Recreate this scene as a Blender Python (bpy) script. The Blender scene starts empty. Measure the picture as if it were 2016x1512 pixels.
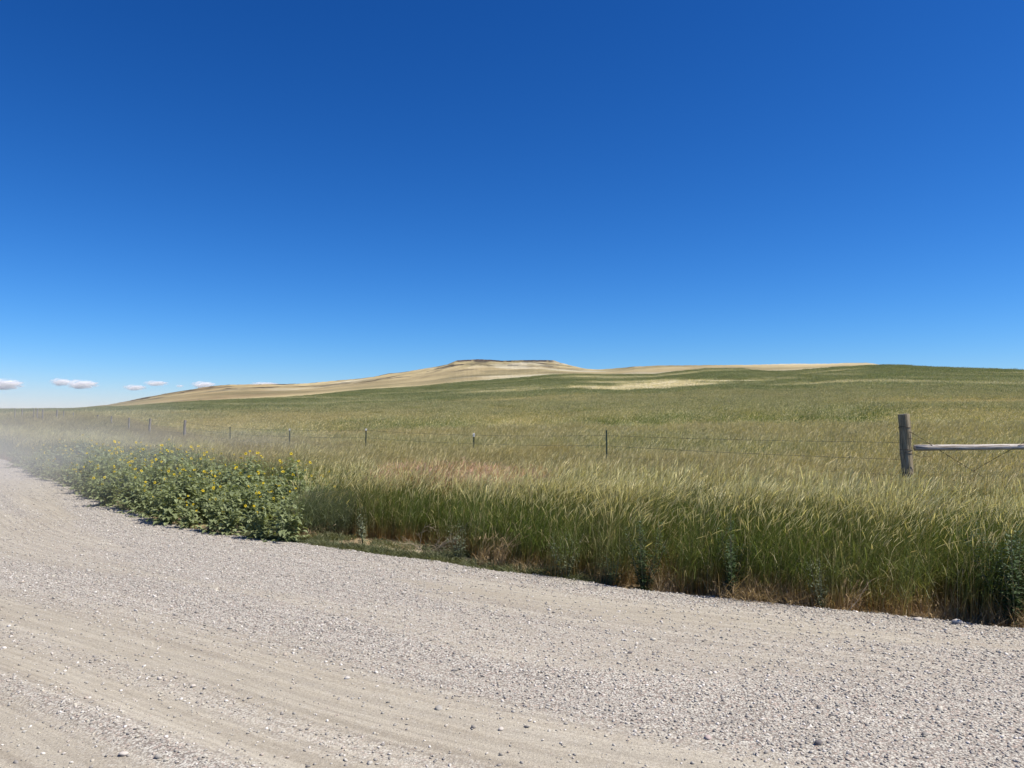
import bpy, math
import numpy as np
from mathutils import Vector, Matrix

# ------------------------------------------------------------------ camera, sky, sun, exposure
scene = bpy.context.scene
CAMH, F, PITCH = 2.0, 1500.0, math.atan(49 / 1500)
cam_data = bpy.data.cameras.new("camera")
cam_data.sensor_width = 36.0
cam_data.lens = 36.0 * F / 2016
cam_data.clip_start, cam_data.clip_end = 0.05, 120000
cam = bpy.data.objects.new("camera", cam_data)
scene.collection.objects.link(cam)
cam.location = (0, 0, CAMH)
cam.rotation_euler = (math.radians(90) + PITCH, 0, 0)
scene.camera = cam

SUN_EL, SUN_AZ = math.radians(57), math.radians(102)      # azimuth clockwise from +Y (to the right of the view)
world = bpy.data.worlds.new("World"); scene.world = world
world.use_nodes = True
wn, wl = world.node_tree.nodes, world.node_tree.links
wn.clear()
sky = wn.new("ShaderNodeTexSky"); sky.sky_type = 'NISHITA'; sky.sun_disc = False
sky.sun_elevation, sky.sun_rotation = SUN_EL, SUN_AZ
sky.altitude, sky.air_density, sky.dust_density, sky.ozone_density = 1200, 1.0, 0.05, 3.0
# deepen the sky per channel the way the phone camera did: (0.1 * sky) ** power * gain
sep_ = wn.new("ShaderNodeSeparateColor"); com_ = wn.new("ShaderNodeCombineColor")
wl.new(sky.outputs[0], sep_.inputs[0])
for ch_, (pw_, gn_) in enumerate(((1.95, .68), (1.38, .71), (1.20, 1.0))):
    m1_ = wn.new("ShaderNodeMath"); m1_.operation = 'MULTIPLY'; m1_.inputs[1].default_value = .1
    m2_ = wn.new("ShaderNodeMath"); m2_.operation = 'POWER'; m2_.inputs[1].default_value = pw_
    m3_ = wn.new("ShaderNodeMath"); m3_.operation = 'MULTIPLY'; m3_.inputs[1].default_value = gn_ * 10
    wl.new(sep_.outputs[ch_], m1_.inputs[0]); wl.new(m1_.outputs[0], m2_.inputs[0]); wl.new(m2_.outputs[0], m3_.inputs[0]); wl.new(m3_.outputs[0], com_.inputs[ch_])
bg = wn.new("ShaderNodeBackground"); bg.inputs[1].default_value = 0.1
wo = wn.new("ShaderNodeOutputWorld")
wl.new(com_.outputs[0], bg.inputs[0]); wl.new(bg.outputs[0], wo.inputs[0])
sd = bpy.data.lights.new("sun", 'SUN'); sd.energy = 5.0; sd.angle = math.radians(0.53); sd.color = (1.0, 0.93, 0.84)
sun = bpy.data.objects.new("sun", sd); scene.collection.objects.link(sun)
sun.rotation_euler = Vector((-math.sin(SUN_AZ) * math.cos(SUN_EL), -math.cos(SUN_AZ) * math.cos(SUN_EL), -math.sin(SUN_EL))).to_track_quat('-Z', 'Y').to_euler()
scene.view_settings.view_transform = 'Standard'
scene.view_settings.look = 'None'
scene.view_settings.exposure = 0.5
scene.view_settings.gamma = 1.0
scene.cycles.volume_bounces = 12
scene.cycles.max_bounces = 12
scene.cycles.diffuse_bounces = 3
scene.cycles.transparent_max_bounces = 16

rng = np.random.default_rng(11)
PI = math.pi

# ------------------------------------------------------------------ numeric helpers
def _hash(ix, iy, seed):
    n = (ix.astype(np.int64) * 374761393 + iy.astype(np.int64) * 668265263 + seed * 974634777) & 0xffffffff
    n = ((n ^ (n >> 13)) * 1274126177) & 0xffffffff
    n = n ^ (n >> 16)
    return (n & 0xffffff) / float(0xffffff)
def noise(x, y, seed=0):
    x = np.asarray(x, float); y = np.asarray(y, float)
    ix, iy = np.floor(x), np.floor(y)
    fx, fy = x - ix, y - iy
    fx = fx * fx * (3 - 2 * fx); fy = fy * fy * (3 - 2 * fy)
    a, b = _hash(ix, iy, seed), _hash(ix + 1, iy, seed)
    c, d = _hash(ix, iy + 1, seed), _hash(ix + 1, iy + 1, seed)
    return a + (b - a) * fx + (c - a) * fy + (a - b - c + d) * fx * fy
def fbm(x, y, seed=0, octv=4, gain=0.5):
    s, amp, tot = 0, 1, 0
    for k in range(octv):
        s = s + amp * noise(x * 2 ** k + 17.3 * k, y * 2 ** k - 9.1 * k, seed + k); tot += amp; amp *= gain
    return s / tot                                                     # 0..1
def sst(a, b, x):
    t = np.clip((np.asarray(x, float) - a) / (b - a), 0, 1); return t * t * (3 - 2 * t)
def ray(px, py):
    xc, yc = (px - 1008) / F, (756 - py) / F
    return np.array([xc, math.cos(PITCH) - yc * math.sin(PITCH), math.sin(PITCH) + yc * math.cos(PITCH)])
def on_ground(px, py, z=0.0):
    d = ray(px, py); k = (z - CAMH) / d[2]; return np.array([d[0] * k, d[1] * k])

# ------------------------------------------------------------------ road edge curve
edge_px = [(2016, 1238), (1800, 1216), (1600, 1195), (1400, 1176), (1200, 1153), (1000, 1125), (800, 1098), (600, 1072), (430, 1050), (330, 1030), (270, 1010), (180, 975), (100, 942), (0, 903)]
E = [on_ground(*p) for p in edge_px]
d0 = (E[0] - E[2]) / np.linalg.norm(E[0] - E[2])
E = [E[0] + d0 * 40 + np.array([0, -4]), E[0] + d0 * 16, E[0] + d0 * 6] + E
dl = np.array([-0.72, 0.69])
E += [E[-1] + dl * 12, E[-1] + dl * 40 + np.array([-4, 2]), E[-1] + dl * 160 + np.array([-60, 0])]
E = np.array(E)
def catmull(P, n=24):
    out = []
    for i in range(len(P) - 1):
        p0, p1, p2, p3 = P[max(i - 1, 0)], P[i], P[i + 1], P[min(i + 2, len(P) - 1)]
        for k in range(n):
            t = k / n
            out.append(0.5 * ((2 * p1) + (-p0 + p2) * t + (2 * p0 - 5 * p1 + 4 * p2 - p3) * t * t + (-p0 + 3 * p1 - 3 * p2 + p3) * t ** 3))
    out.append(P[-1]); return np.array(out)
EC = catmull(E)
for _ in range(30):
    EC[1:-1] = 0.25 * EC[:-2] + 0.5 * EC[1:-1] + 0.25 * EC[2:]
ET = np.concatenate([[0], np.cumsum(np.linalg.norm(np.diff(EC, axis=0), axis=1))])
def edge_at(t):
    x, y = np.interp(t, ET, EC[:, 0]), np.interp(t, ET, EC[:, 1])
    e = 0.35
    dx = np.interp(t + e, ET, EC[:, 0]) - np.interp(t - e, ET, EC[:, 0]); dy = np.interp(t + e, ET, EC[:, 1]) - np.interp(t - e, ET, EC[:, 1])
    L = np.hypot(dx, dy) + 1e-9
    return x, y, -dy / L, dx / L                                        # normal: left of travel = towards the camera
def edge_coord(x, y):
    """signed distance from the gravel edge (+ on the road) and the place along it"""
    x = np.atleast_1d(np.asarray(x, float)).ravel(); y = np.atleast_1d(np.asarray(y, float)).ravel()
    s = np.empty(len(x)); t = np.empty(len(x))
    A, B = EC[:-1], EC[1:]; AB = B - A; L2 = (AB ** 2).sum(1) + 1e-12
    for i in range(0, len(x), 20000):
        px, py = x[i:i + 20000, None], y[i:i + 20000, None]
        q = np.clip(((px - A[:, 0]) * AB[:, 0] + (py - A[:, 1]) * AB[:, 1]) / L2, 0, 1)
        dx, dy = px - A[:, 0] - q * AB[:, 0], py - A[:, 1] - q * AB[:, 1]
        D = dx * dx + dy * dy; k = D.argmin(1); r = np.arange(len(k))
        cr = AB[k, 0] * dy[r, k] - AB[k, 1] * dx[r, k]
        s[i:i + 20000] = np.sqrt(D[r, k]) * np.sign(cr)
        t[i:i + 20000] = ET[k] + q[r, k] * np.sqrt(L2[k])
    return s, t
# which side is +: the camera is on the road
_s, _t = edge_coord(0, 0)
SG = 1.0 if _s[0] > 0 else -1.0
_x, _y, _nx, _ny = edge_at(_t[0])
NG = 1.0 if (_nx * (0 - _x) + _ny * (0 - _y)) > 0 else -1.0
def road_s(x, y):
    s, t = edge_coord(x, y); return s * SG, t

# ------------------------------------------------------------------ terrain
FC = np.array([6.7, 13.0])                                              # corner post
FD = np.array([-0.7071, 0.7071])
e1_px = [(-400, 806), (0, 806), (140, 805), (213, 800), (248, 799), (397, 789), (500, 784), (600, 779), (721, 766), (826, 760), (912, 751), (1017, 743), (1086, 736), (1131, 735), (1200, 737), (1293, 736), (1321, 732), (1394, 725), (1459, 725), (1508, 730), (1564, 729), (1645, 722), (1738, 717.7), (1767, 718), (1848, 722), (2016, 727.5), (2600, 745)]
e2_px = [(-400, 815), (0, 812), (139, 804), (212, 797), (250, 790), (275, 784), (310, 778), (335, 773), (370, 768), (400, 762.5), (425, 759), (450, 757.5), (500, 756.5), (560, 756), (600, 755), (659, 749.5), (700, 746), (735, 742), (763, 735.5), (798, 732), (829, 726.5), (857, 722), (881, 717), (900, 709.2), (940, 707.2), (965, 708), (989, 710), (1034, 708.8), (1090, 709), (1103, 714), (1135, 722), (1156, 727), (1169, 728), (1225, 724), (1249, 721.7), (1297, 719.5), (1362, 719), (1483, 718), (1564, 716), (1625, 716), (1666, 714.5), (1710, 714), (1738, 718.5), (1767, 720), (1848, 724), (2016, 730), (2600, 748)]
D1_px = [(-400, 300), (0, 260), (400, 380), (1000, 430), (1300, 400), (1700, 360), (2016, 330), (2600, 300)]
D2_px = [(-400, 1300), (0, 1200), (450, 1400), (850, 2100), (1000, 2300), (1120, 2200), (1250, 1200), (1700, 750), (2016, 700), (2600, 700)]
T = lambda tab, v: np.interp(v, [p[0] for p in tab], [p[1] for p in tab])
def col_px(th):                                                         # horizontal angle -> picture column
    return 1008 + F * np.tan(np.clip(th, -1.2, 1.2))
def field_h(x, y):
    x = np.asarray(x, float); y = np.asarray(y, float)
    r = np.hypot(x, y) + 1e-6; th = np.arctan2(x, y)
    v = col_px(th); front = sst(2.0, 1.25, np.abs(th)); ct = np.maximum(np.cos(th), 0.45)
    E1 = (805 - T(e1_px, v)) / F; D1 = T(D1_px, v)
    # distance of the fence line in this direction
    den = np.sin(th) * FD[1] - np.cos(th) * FD[0]
    rf = np.where(den > 0.05, (FC[0] * FD[1] - FC[1] * FD[0]) / np.maximum(den, 0.05), 90)
    rf = np.clip(rf, 14, 60)
    h1 = CAMH - 0.55 + E1 * D1 * ct
    k = np.clip((r - rf) / (D1 - rf), 0, None)
    k = np.where(k < 1, np.abs(k) ** 1.35, 1 + (k - 1) * 0.5 - (k - 1) ** 2 * 1.6)
    h = h1 * np.clip(k, -6, 1.5)
    soft = 0.10 * (fbm(x / 23, y / 23, 3) - 0.5) * sst(12, 45, r) + 0.7 * (fbm(x / 90, y / 90, 5) - 0.5) * sst(60, 200, r) * sst(1.0, .55, r / D1)
    bump = .95 * sst(33, 54, r) * sst(110, 75, r) * sst(430, 150, v)
    return (np.maximum(h, -25) + soft + bump) * front
def ground_h(x, y, s=None):
    x = np.asarray(x, float); y = np.asarray(y, float)
    if s is None: s, _ = road_s(x, y); s = s.reshape(x.shape)
    w = -s
    side = -0.035 - 0.10 * sst(0.3, 2.2, w) * sst(5.5, 2.6, w) + 0.05 * (fbm(x * 1.3, y * 1.3, 8) - .5)
    h = field_h(x, y) * sst(3, 7, w) + side * sst(9, 5, w)
    return np.where(s > 0, -0.035 - 0.25 * sst(0.0, 0.8, s), h)
# how dry the grass is: 0 green .. 1 straw, from patches of the field
dry_px = [  # column, row, half width, half height, amount  (patches seen on the slope)
    (1170, 760, 60, 3.0, .9), (1215, 764, 60, 3.0, .95), (1330, 753, 90, 6.0, 1.0), (1270, 759, 70, 6.0, .95), (1440, 747.5, 95, 2.8, .9), (1550, 744, 70, 1.5, .6), (1340, 748, 60, 3, .8),
    (995, 802.5, 34, 2.2, .9), (836, 816.5, 26, 2.5, .7), (1010, 829, 60, 3.5, .7), (665, 860, 60, 8, .8), (325, 862, 62, 14, .95), (420, 832, 80, 12, .55), (300, 812, 120, 6, .5), (120, 825, 140, 6, .55), (200, 797, 90, 3.5, .6),
    (610, 782, 130, 1.5, .5), (1190, 744, 110, 1.1, .5), (1500, 752, 200, 1.2, .4), (900, 768, 160, 1.3, .35), (1750, 758, 160, 1.6, .3), (560, 795, 200, 1.8, .4), (1320, 780, 240, 2, .3), (820, 858, 90, 9, .5), (1640, 862, 260, 24, .35), (1900, 822, 160, 20, .45), (1100, 850, 200, 16, .4), (560, 822, 180, 10, .5), (1480, 835, 260, 8, .35), (1650, 736, 60, 1.4, .45), (1800, 742, 90, 1.5, .3), (1430, 727.5, 80, 1.2, .5), (1560, 767, 150, 1.2, .3), (760, 788, 150, 1.5, .3), (1230, 741, 80, 1.4, .35), (1850, 860, 200, 20, .4), (950, 872, 200, 12, .35)]
def dryness(x, y, z=None):
    x = np.asarray(x, float); y = np.asarray(y, float)
    if z is None: z = field_h(x, y)
    Y = np.maximum(y, 1.0)
    v = 1008 + F * x / Y; rrow = 805 - F * (z + 0.5 - CAMH) / Y
    wob = (fbm(x / 9, y / 14, 21) - .5); wob2 = (fbm(x / 4, y / 5, 22) - .5)
    d = 0.24 * sst(775, 850, rrow) + 1.3 * sst(800, 830, rrow) * (fbm(x / 6, y / 9, 25, 5) - 0.52) + .8 * (fbm(x / 30, y / 30, 26, 5) - 0.52) + .75 * sst(800, 785, rrow) * sst(.52, .72, fbm(x / 40, y / 22, 27, 5))
    for (cx, cy, hw, hh, a) in dry_px:
        q = ((v - cx) / hw) ** 2 + ((rrow - cy) / hh) ** 2 + 1.3 * wob + 0.9 * wob2
        d = np.maximum(d, a * sst(1.35, 0.6, q))
    d = np.where(y > 3, d, .3)
    return np.clip(d, 0, 1)

# ------------------------------------------------------------------ scene helpers
def tag(o, label=None, cat=None, group=None, kind=None):
    if label: o["label"] = label
    if cat: o["category"] = cat
    if group: o["group"] = group
    if kind: o["kind"] = kind
    return o
def link(o, parent=None):
    scene.collection.objects.link(o)
    if parent is not None: o.parent = parent
    return o
def empty(name, loc, rz=0):
    o = bpy.data.objects.new(name, None); o.empty_display_size = .2
    link(o); o.location = loc; o.rotation_euler = (0, 0, rz); return o
def np_mesh(name, V, Fq, mat, smooth=False, attrs=None, colors=None):
    me = bpy.data.meshes.new(name)
    V = np.asarray(V, np.float32)
    if isinstance(Fq, np.ndarray):
        n, k = Fq.shape
        me.vertices.add(len(V)); me.vertices.foreach_set("co", V.ravel())
        me.loops.add(n * k); me.loops.foreach_set("vertex_index", Fq.astype(np.int32).ravel())
        me.polygons.add(n); me.polygons.foreach_set("loop_start", np.arange(0, n * k, k, dtype=np.int32))
        me.update(calc_edges=True)
    else:
        me.from_pydata([tuple(map(float, v)) for v in V], [], Fq)
    if smooth: me.polygons.foreach_set("use_smooth", np.ones(len(me.polygons), bool))
    for nm, a in (attrs or {}).items():
        at = me.attributes.new(nm, 'FLOAT', 'POINT'); at.data.foreach_set("value", np.asarray(a, np.float32))
    for nm, c in (colors or {}).items():
        at = me.color_attributes.new(nm, 'FLOAT_COLOR', 'POINT'); c = np.asarray(c, np.float32)
        if c.shape[1] == 3: c = np.hstack([c, np.ones((len(c), 1), np.float32)])
        at.data.foreach_set("color", c.ravel())
    if mat is not None: me.materials.append(mat)
    me.validate()
    return me
class MB:
    """collects polygons and per-vertex (head, random, height) values"""
    def __init__(s): s.v, s.f, s.c = [], [], []
    def add(s, verts, faces, col=(0, .5, .5)):
        b = len(s.v); s.v += [tuple(map(float, q)) for q in verts]; s.f += [tuple(i + b for i in f) for f in faces]
        s.c += (list(col) if isinstance(col, list) else [col] * len(verts))
    def strip(s, pts, widths, side, cols):
        """flat ribbon along pts"""
        vs = []; cc = []
        for p, w, c in zip(pts, widths, cols):
            vs += [p - side * w / 2, p + side * w / 2]; cc += [c, c]
        s.add(vs, [(2 * i, 2 * i + 1, 2 * i + 3, 2 * i + 2) for i in range(len(pts) - 1)], cc)
    def tube(s, pts, radii, n=6, col=(0, .5, .5), cap=True):
        vs, fs = [], []
        pts = [np.asarray(p, float) for p in pts]
        for i, p in enumerate(pts):
            d = pts[min(i + 1, len(pts) - 1)] - pts[max(i - 1, 0)]; d = d / (np.linalg.norm(d) + 1e-9)
            a = np.cross(d, [0, 0, 1.0] if abs(d[2]) < .9 else [1.0, 0, 0]); a /= np.linalg.norm(a); b = np.cross(d, a)
            r = radii[i] if hasattr(radii, '__len__') else radii
            for k in range(n):
                g = 2 * PI * k / n; vs.append(p + (a * math.cos(g) + b * math.sin(g)) * r)
        for i in range(len(pts) - 1):
            for k in range(n):
                fs.append((i * n + k, i * n + (k + 1) % n, (i + 1) * n + (k + 1) % n, (i + 1) * n + k))
        if cap: fs += [tuple(range(n))[::-1], tuple((len(pts) - 1) * n + k for k in range(n))]
        s.add(vs, fs, col)
    def mesh(s, name, mat, smooth=False):
        return np_mesh(name, s.v, s.f, mat, smooth, None, {"gp": np.array(s.c)})
    def build(s, name, mat, parent=None, smooth=False):
        return link(bpy.data.objects.new(name, s.mesh(name, mat, smooth)), parent)

# ------------------------------------------------------------------ material helpers
class NT:
    def __init__(s, name):
        s.m = bpy.data.materials.new(name); s.m.use_nodes = True
        s.t = s.m.node_tree; s.t.nodes.clear(); s.out = s.n("ShaderNodeOutputMaterial")
    def n(s, ty, **kw):
        nd = s.t.nodes.new(ty)
        for k, v in kw.items():
            if k.startswith('i_'):
                key = k[2:]; key = int(key) if key.isdigit() else key.replace('_', ' ')
                s.set(nd.inputs[key], v)
            else: setattr(nd, k, v)
        return nd
    def set(s, sock, v):
        if isinstance(v, bpy.types.NodeSocket): s.t.links.new(v, sock)
        elif isinstance(v, (tuple, list)) and sock.type == 'RGBA' and len(v) == 3: sock.default_value = (*v, 1)
        else: sock.default_value = v
    def mix(s, fac, a, b, mode='MIX'):
        nd = s.t.nodes.new("ShaderNodeMix"); nd.data_type = 'RGBA'; nd.blend_type = mode; nd.clamp_factor = True
        s.set(nd.inputs[0], fac); s.set(nd.inputs[6], a); s.set(nd.inputs[7], b); return nd.outputs[2]
    def math(s, op, a, b=0.0, c=0.0):
        nd = s.t.nodes.new("ShaderNodeMath"); nd.operation = op
        s.set(nd.inputs[0], a); s.set(nd.inputs[1], b)
        if op == 'MULTIPLY_ADD': s.set(nd.inputs[2], c)
        return nd.outputs[0]
    def ramp(s, v, lo, hi, a=0.0, b=1.0, smooth=True):
        nd = s.t.nodes.new("ShaderNodeMapRange"); nd.interpolation_type = 'SMOOTHSTEP' if smooth else 'LINEAR'
        for k, q in zip(range(5), (v, lo, hi, a, b)): s.set(nd.inputs[k], q)
        return nd.outputs[0]
    def noise(s, scale, vec=None, detail=4, rough=.55, dim='3D'):
        nd = s.n("ShaderNodeTexNoise", noise_dimensions=dim, i_Scale=scale, i_Detail=detail, i_Roughness=rough)
        if vec is not None: s.t.links.new(vec, nd.inputs["Vector"])
        return nd.outputs["Fac"]
    def surf(s, sh): s.t.links.new(sh, s.out.inputs["Surface"]); return s.m
    def attr(s, name, ty='GEOMETRY', out="Color"):
        return s.n("ShaderNodeAttribute", attribute_name=name, attribute_type=ty).outputs[out]
def pos(nt): return nt.n("ShaderNodeNewGeometry").outputs["Position"]

def leafy(nt, col, trans=.35, spec=.25, rough=.5, tcol=None):
    p = nt.n("ShaderNodeBsdfPrincipled", i_Roughness=rough); nt.set(p.inputs["Base Color"], col)
    p.inputs["Specular IOR Level"].default_value = spec
    tr = nt.n("ShaderNodeBsdfTranslucent"); nt.set(tr.inputs[0], tcol if tcol is not None else nt.mix(1, col, (1.15, 1.1, .55), 'MULTIPLY'))
    m = nt.n("ShaderNodeMixShader"); m.inputs[0].default_value = trans
    nt.t.links.new(p.outputs[0], m.inputs[1]); nt.t.links.new(tr.outputs[0], m.inputs[2])
    return nt.surf(m.outputs[0])

def grass_mat(name, base, ga, gb, head, straw, sv=1.0, base_top=.4, trans=.35, dead=0.):
    nt = NT(name)
    gp = nt.n("ShaderNodeSeparateColor", i_0=nt.attr("gp"))
    hd, rn, ht = gp.outputs[0], gp.outputs[1], gp.outputs[2]
    tint = nt.attr("tint", 'INSTANCER', "Fac")
    oi = nt.n("ShaderNodeObjectInfo").outputs["Random"]
    green = nt.mix(rn, ga, gb)
    c = nt.mix(nt.ramp(ht, .02, base_top), nt.mix(nt.ramp(rn, .3, .9), base, ga), green)
    c = nt.mix(hd, c, head)
    st = nt.mix(rn, straw, tuple(q * .62 for q in straw))
    c = nt.mix(nt.math('MULTIPLY', tint, nt.math('MULTIPLY_ADD', rn, .5, .62)), c, st)
    if dead: c = nt.mix(nt.math('MULTIPLY', nt.ramp(rn, 1 - dead, 1 - dead + .01), .85), c, st)
    v = nt.math('MULTIPLY_ADD', nt.math('ADD', rn, oi), .38, .62)
    c = nt.mix(1, c, nt.n("ShaderNodeCombineColor", i_0=v, i_1=v, i_2=v).outputs[0], 'MULTIPLY')
    return leafy(nt, c, trans)

# ------------------------------------------------------------------ geometry-node scatter (only for uncountable stuff)
def protos(name, meshes):
    c = bpy.data.collections.new(name)
    for i, me in enumerate(meshes):
        c.objects.link(bpy.data.objects.new("%s_%02d" % (name, i), me))
    return c
def scatter(name, P, rot, scl, coll, nvar, tint=None, label=None, cat=None, idx=None):
    n = len(P)
    me = bpy.data.meshes.new(name); me.vertices.add(n); me.vertices.foreach_set("co", np.asarray(P, np.float32).ravel())
    for nm, ty, a, key in (("rot", 'FLOAT_VECTOR', rot, "vector"), ("scl", 'FLOAT_VECTOR', scl, "vector"), ("tint", 'FLOAT', tint if tint is not None else np.zeros(n), "value")):
        at = me.attributes.new(nm, ty, 'POINT'); at.data.foreach_set(key, np.asarray(a, np.float32).ravel())
    at = me.attributes.new("idx", 'INT', 'POINT'); at.data.foreach_set("value", (rng.integers(0, nvar, n) if idx is None else idx).astype(np.int32))
    o = link(bpy.data.objects.new(name, me))
    ng = bpy.data.node_groups.new(name + "_scatter", 'GeometryNodeTree')
    ng.interface.new_socket(name='Geometry', in_out='INPUT', socket_type='NodeSocketGeometry')
    ng.interface.new_socket(name='Geometry', in_out='OUTPUT', socket_type='NodeSocketGeometry')
    N, L = ng.nodes, ng.links
    gi, go = N.new('NodeGroupInput'), N.new('NodeGroupOutput')
    ci = N.new('GeometryNodeCollectionInfo'); ci.inputs['Collection'].default_value = coll
    ci.inputs['Separate Children'].default_value = True; ci.inputs['Reset Children'].default_value = True
    ip = N.new('GeometryNodeInstanceOnPoints'); ip.inputs['Pick Instance'].default_value = True
    def na(nm, ty):
        q = N.new('GeometryNodeInputNamedAttribute'); q.data_type = ty; q.inputs['Name'].default_value = nm
        return [s for s in q.outputs if s.enabled and s.name == 'Attribute'][0]
    er = N.new('FunctionNodeEulerToRotation')
    L.new(na("rot", 'FLOAT_VECTOR'), er.inputs[0]); L.new(er.outputs[0], ip.inputs['Rotation'])
    L.new(na("scl", 'FLOAT_VECTOR'), ip.inputs['Scale']); L.new(na("idx", 'INT'), ip.inputs['Instance Index'])
    L.new(gi.outputs[0], ip.inputs['Points']); L.new(ci.outputs[0], ip.inputs['Instance']); L.new(ip.outputs[0], go.inputs[0])
    md = o.modifiers.new("scatter", 'NODES'); md.node_group = ng
    return tag(o, label, cat, None, "stuff")

# ================================================================== GROUND
def polar(thetas, radii):
    th, r = np.meshgrid(thetas, radii, indexing='ij')
    x, y = r * np.sin(th), r * np.cos(th)
    n, k = th.shape; idx = np.arange(n * k).reshape(n, k)
    f = np.stack([idx[:-1, :-1], idx[:-1, 1:], idx[1:, 1:], idx[1:, :-1]], -1).reshape(-1, 4)[:, ::-1]
    return th, r, x, y, f, idx
fine = np.radians(np.arange(-50, 50, .25)); coarse = np.radians(np.arange(50, 310.1, 4)); thetas = np.concatenate([fine, coarse])
radii = np.concatenate([[0.02], np.geomspace(1.2, 700, 330), np.geomspace(760, 30000, 12)])
th, r, x, y, f, idx = polar(thetas, radii)
S, _ = road_s(x, y); S = S.reshape(x.shape)
z = ground_h(x, y, S)
matz = sst(-4.2, -3.4, -np.abs((x - on_ground(800, 1090)[0]))) * sst(30, 20, r)
far = sst(600, 760, r)
z = z * (1 - far) + far * np.where(np.abs(th) < .9, -45, -20)
DRY = dryness(x, y, z)
soil = sst(-5.5, -2.0, S) * sst(60, 40, r)
def rgb(*c): return np.array(c, float)
def lerp(a, b, t): return a + (b - a) * np.asarray(t)[..., None]
cg = lerp(rgb(.165, .19, .082), rgb(.135, .165, .072), fbm(x / 40, y / 60, 41))
cg = lerp(cg, rgb(.15, .16, .075), sst(.35, .8, fbm(x / 11, y / 17, 43, 5)))
cg = lerp(cg, rgb(.60, .54, .40), DRY)
cg = lerp(cg, lerp(rgb(.30, .235, .155), rgb(.56, .49, .38), sst(.36, .48, fbm(x * .9, y * .9, 48, 3)) * matz), soil)
gm = NT("grassland_ground")
c = gm.attr("tone")
P_ = pos(gm)
c = gm.mix(gm.ramp(gm.noise(2.2, P_, 6, .7), .35, .7), gm.mix(1, c, (.62, .64, .6), 'MULTIPLY'), gm.mix(1, c, (1.3, 1.28, 1.2), 'MULTIPLY'))
c = gm.mix(gm.ramp(gm.noise(.35, P_, 5, .7), .35, .7), c, gm.mix(1, c, (1.18, 1.12, 1.0), 'MULTIPLY'))
bp = gm.n("ShaderNodeBsdfPrincipled", i_Roughness=.95); bp.inputs["Specular IOR Level"].default_value = .1
gm.set(bp.inputs["Base Color"], c)
bmp = gm.n("ShaderNodeBump", i_Strength=.6, i_Distance=.05, i_Height=gm.noise(14, P_, 5, .7)); gm.t.links.new(bmp.outputs[0], bp.inputs["Normal"])
gm.surf(bp.outputs[0])
me = np_mesh("ground", np.stack([x, y, z], -1).reshape(-1, 3), f, gm.m, True, None, {"tone": cg.reshape(-1, 3)})
tag(link(bpy.data.objects.new("ground", me)), kind="structure")

# ================================================================== HILLS
hth = np.arctan((np.arange(-260, 2300, 1.6) - 1008) / F)
kk = np.concatenate([np.linspace(0, .965, 240), [.975, .984, .990, .9935, .996, .998, .9988, .9994, 1.0], 1 + np.geomspace(.004, 1.0, 24)])
hh_, kk_ = np.meshgrid(hth, kk, indexing='ij')
vcol = col_px(hh_)
D1 = T(D1_px, vcol) * 1.01; D2 = T(D2_px, vcol)
E1 = (805 - T(e1_px, vcol)) / F; E2 = (805 - T(e2_px, vcol)) / F
mesa = sst(893, 902, vcol) * sst(1110, 1100, vcol)
ku = np.clip(kk_, 0, 1)
# rise seen from the road: steady slope, a bench below the cap, then the cliff
ker = np.exp(-(np.arange(-90, 91) / 34.) ** 2); ker /= ker.sum()
col0 = np.pad(E2[:, 0], 90, mode='edge'); E2s = np.convolve(col0, ker, 'valid')[:, None] * np.ones_like(E2)
E2s = E2s - .0006
E2b = E2s + (E2 - mesa * 0.0018 - E2s) * ku ** 14
prof = ku ** .85
e = (E1 - .004) + (E2b - E1 + .004) * prof
dist = D1 + (D2 - D1) * ku
hx_, hy_ = dist * np.sin(hh_), dist * np.cos(hh_)
# gullies and swells
swell = (fbm(hx_ / 260, hy_ / 260, 51, 5) - .5) * .0060 * (1 - ku ** 3) * sst(0, .15, ku)
gul = (np.abs(fbm(hx_ / 90 + 3, hy_ / 200, 57, 4) - .5)) * .0035 * sst(.45, .8, ku) * (1 - ku ** 8)
e = e + swell - gul + (noise(vcol / 5.0, 0 * vcol, 61) - .5) * .0004 * sst(.9, 1, ku) * (1 - mesa) + (noise(vcol / 3.0, 0 * vcol, 62) - .5) * .00025 * mesa
cl = mesa * sst(.9935, .996, kk_)
e = e + cl * 0.0018
back = np.clip(kk_ - 1, 0, None)
dist = dist + back * 1500
hx_, hy_ = dist * np.sin(hh_), dist * np.cos(hh_)
top = CAMH + e * np.minimum(dist, D2) * np.cos(hh_)
hz_ = np.where(kk_ <= 1, top, top - back * 20 * mesa * sst(.3, 0, back) - (1 - mesa) * back * 60 - mesa * sst(.15, .6, back) * 150)
rocky = fbm(hx_ / 45, hy_ / 150, 71, 4)
ch = lerp(rgb(.42, .335, .185), rgb(.50, .405, .24), fbm(hx_ / 160, hy_ / 260, 73, 4))
ch = lerp(ch, rgb(.40, .27, .15), sst(.5, .7, fbm(hx_ / 120, hy_ / 300, 75)) * sst(800, 400, vcol) * .45)
ch = lerp(ch, rgb(.25, .22, .12), sst(.48, .66, fbm(hx_ / 160 + 7, hy_ / 380, 77, 5)) * .65)
ch = lerp(ch, rgb(.62, .53, .37), sst(.56, .66, fbm(hx_ / 70, hy_ / 420, 79, 4)) * .6 * sst(.6, .8, ku) * sst(820, 900, vcol) * sst(1160, 1100, vcol))
outc = sst(.50, .60, rocky) * sst(.4, .8, ku) * sst(1180, 1100, vcol) * (0.35 + .65 * sst(.55, .6, noise(vcol / 22, ku * 40, 81)))
ch = lerp(ch, rgb(.10, .082, .06), outc)
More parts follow.
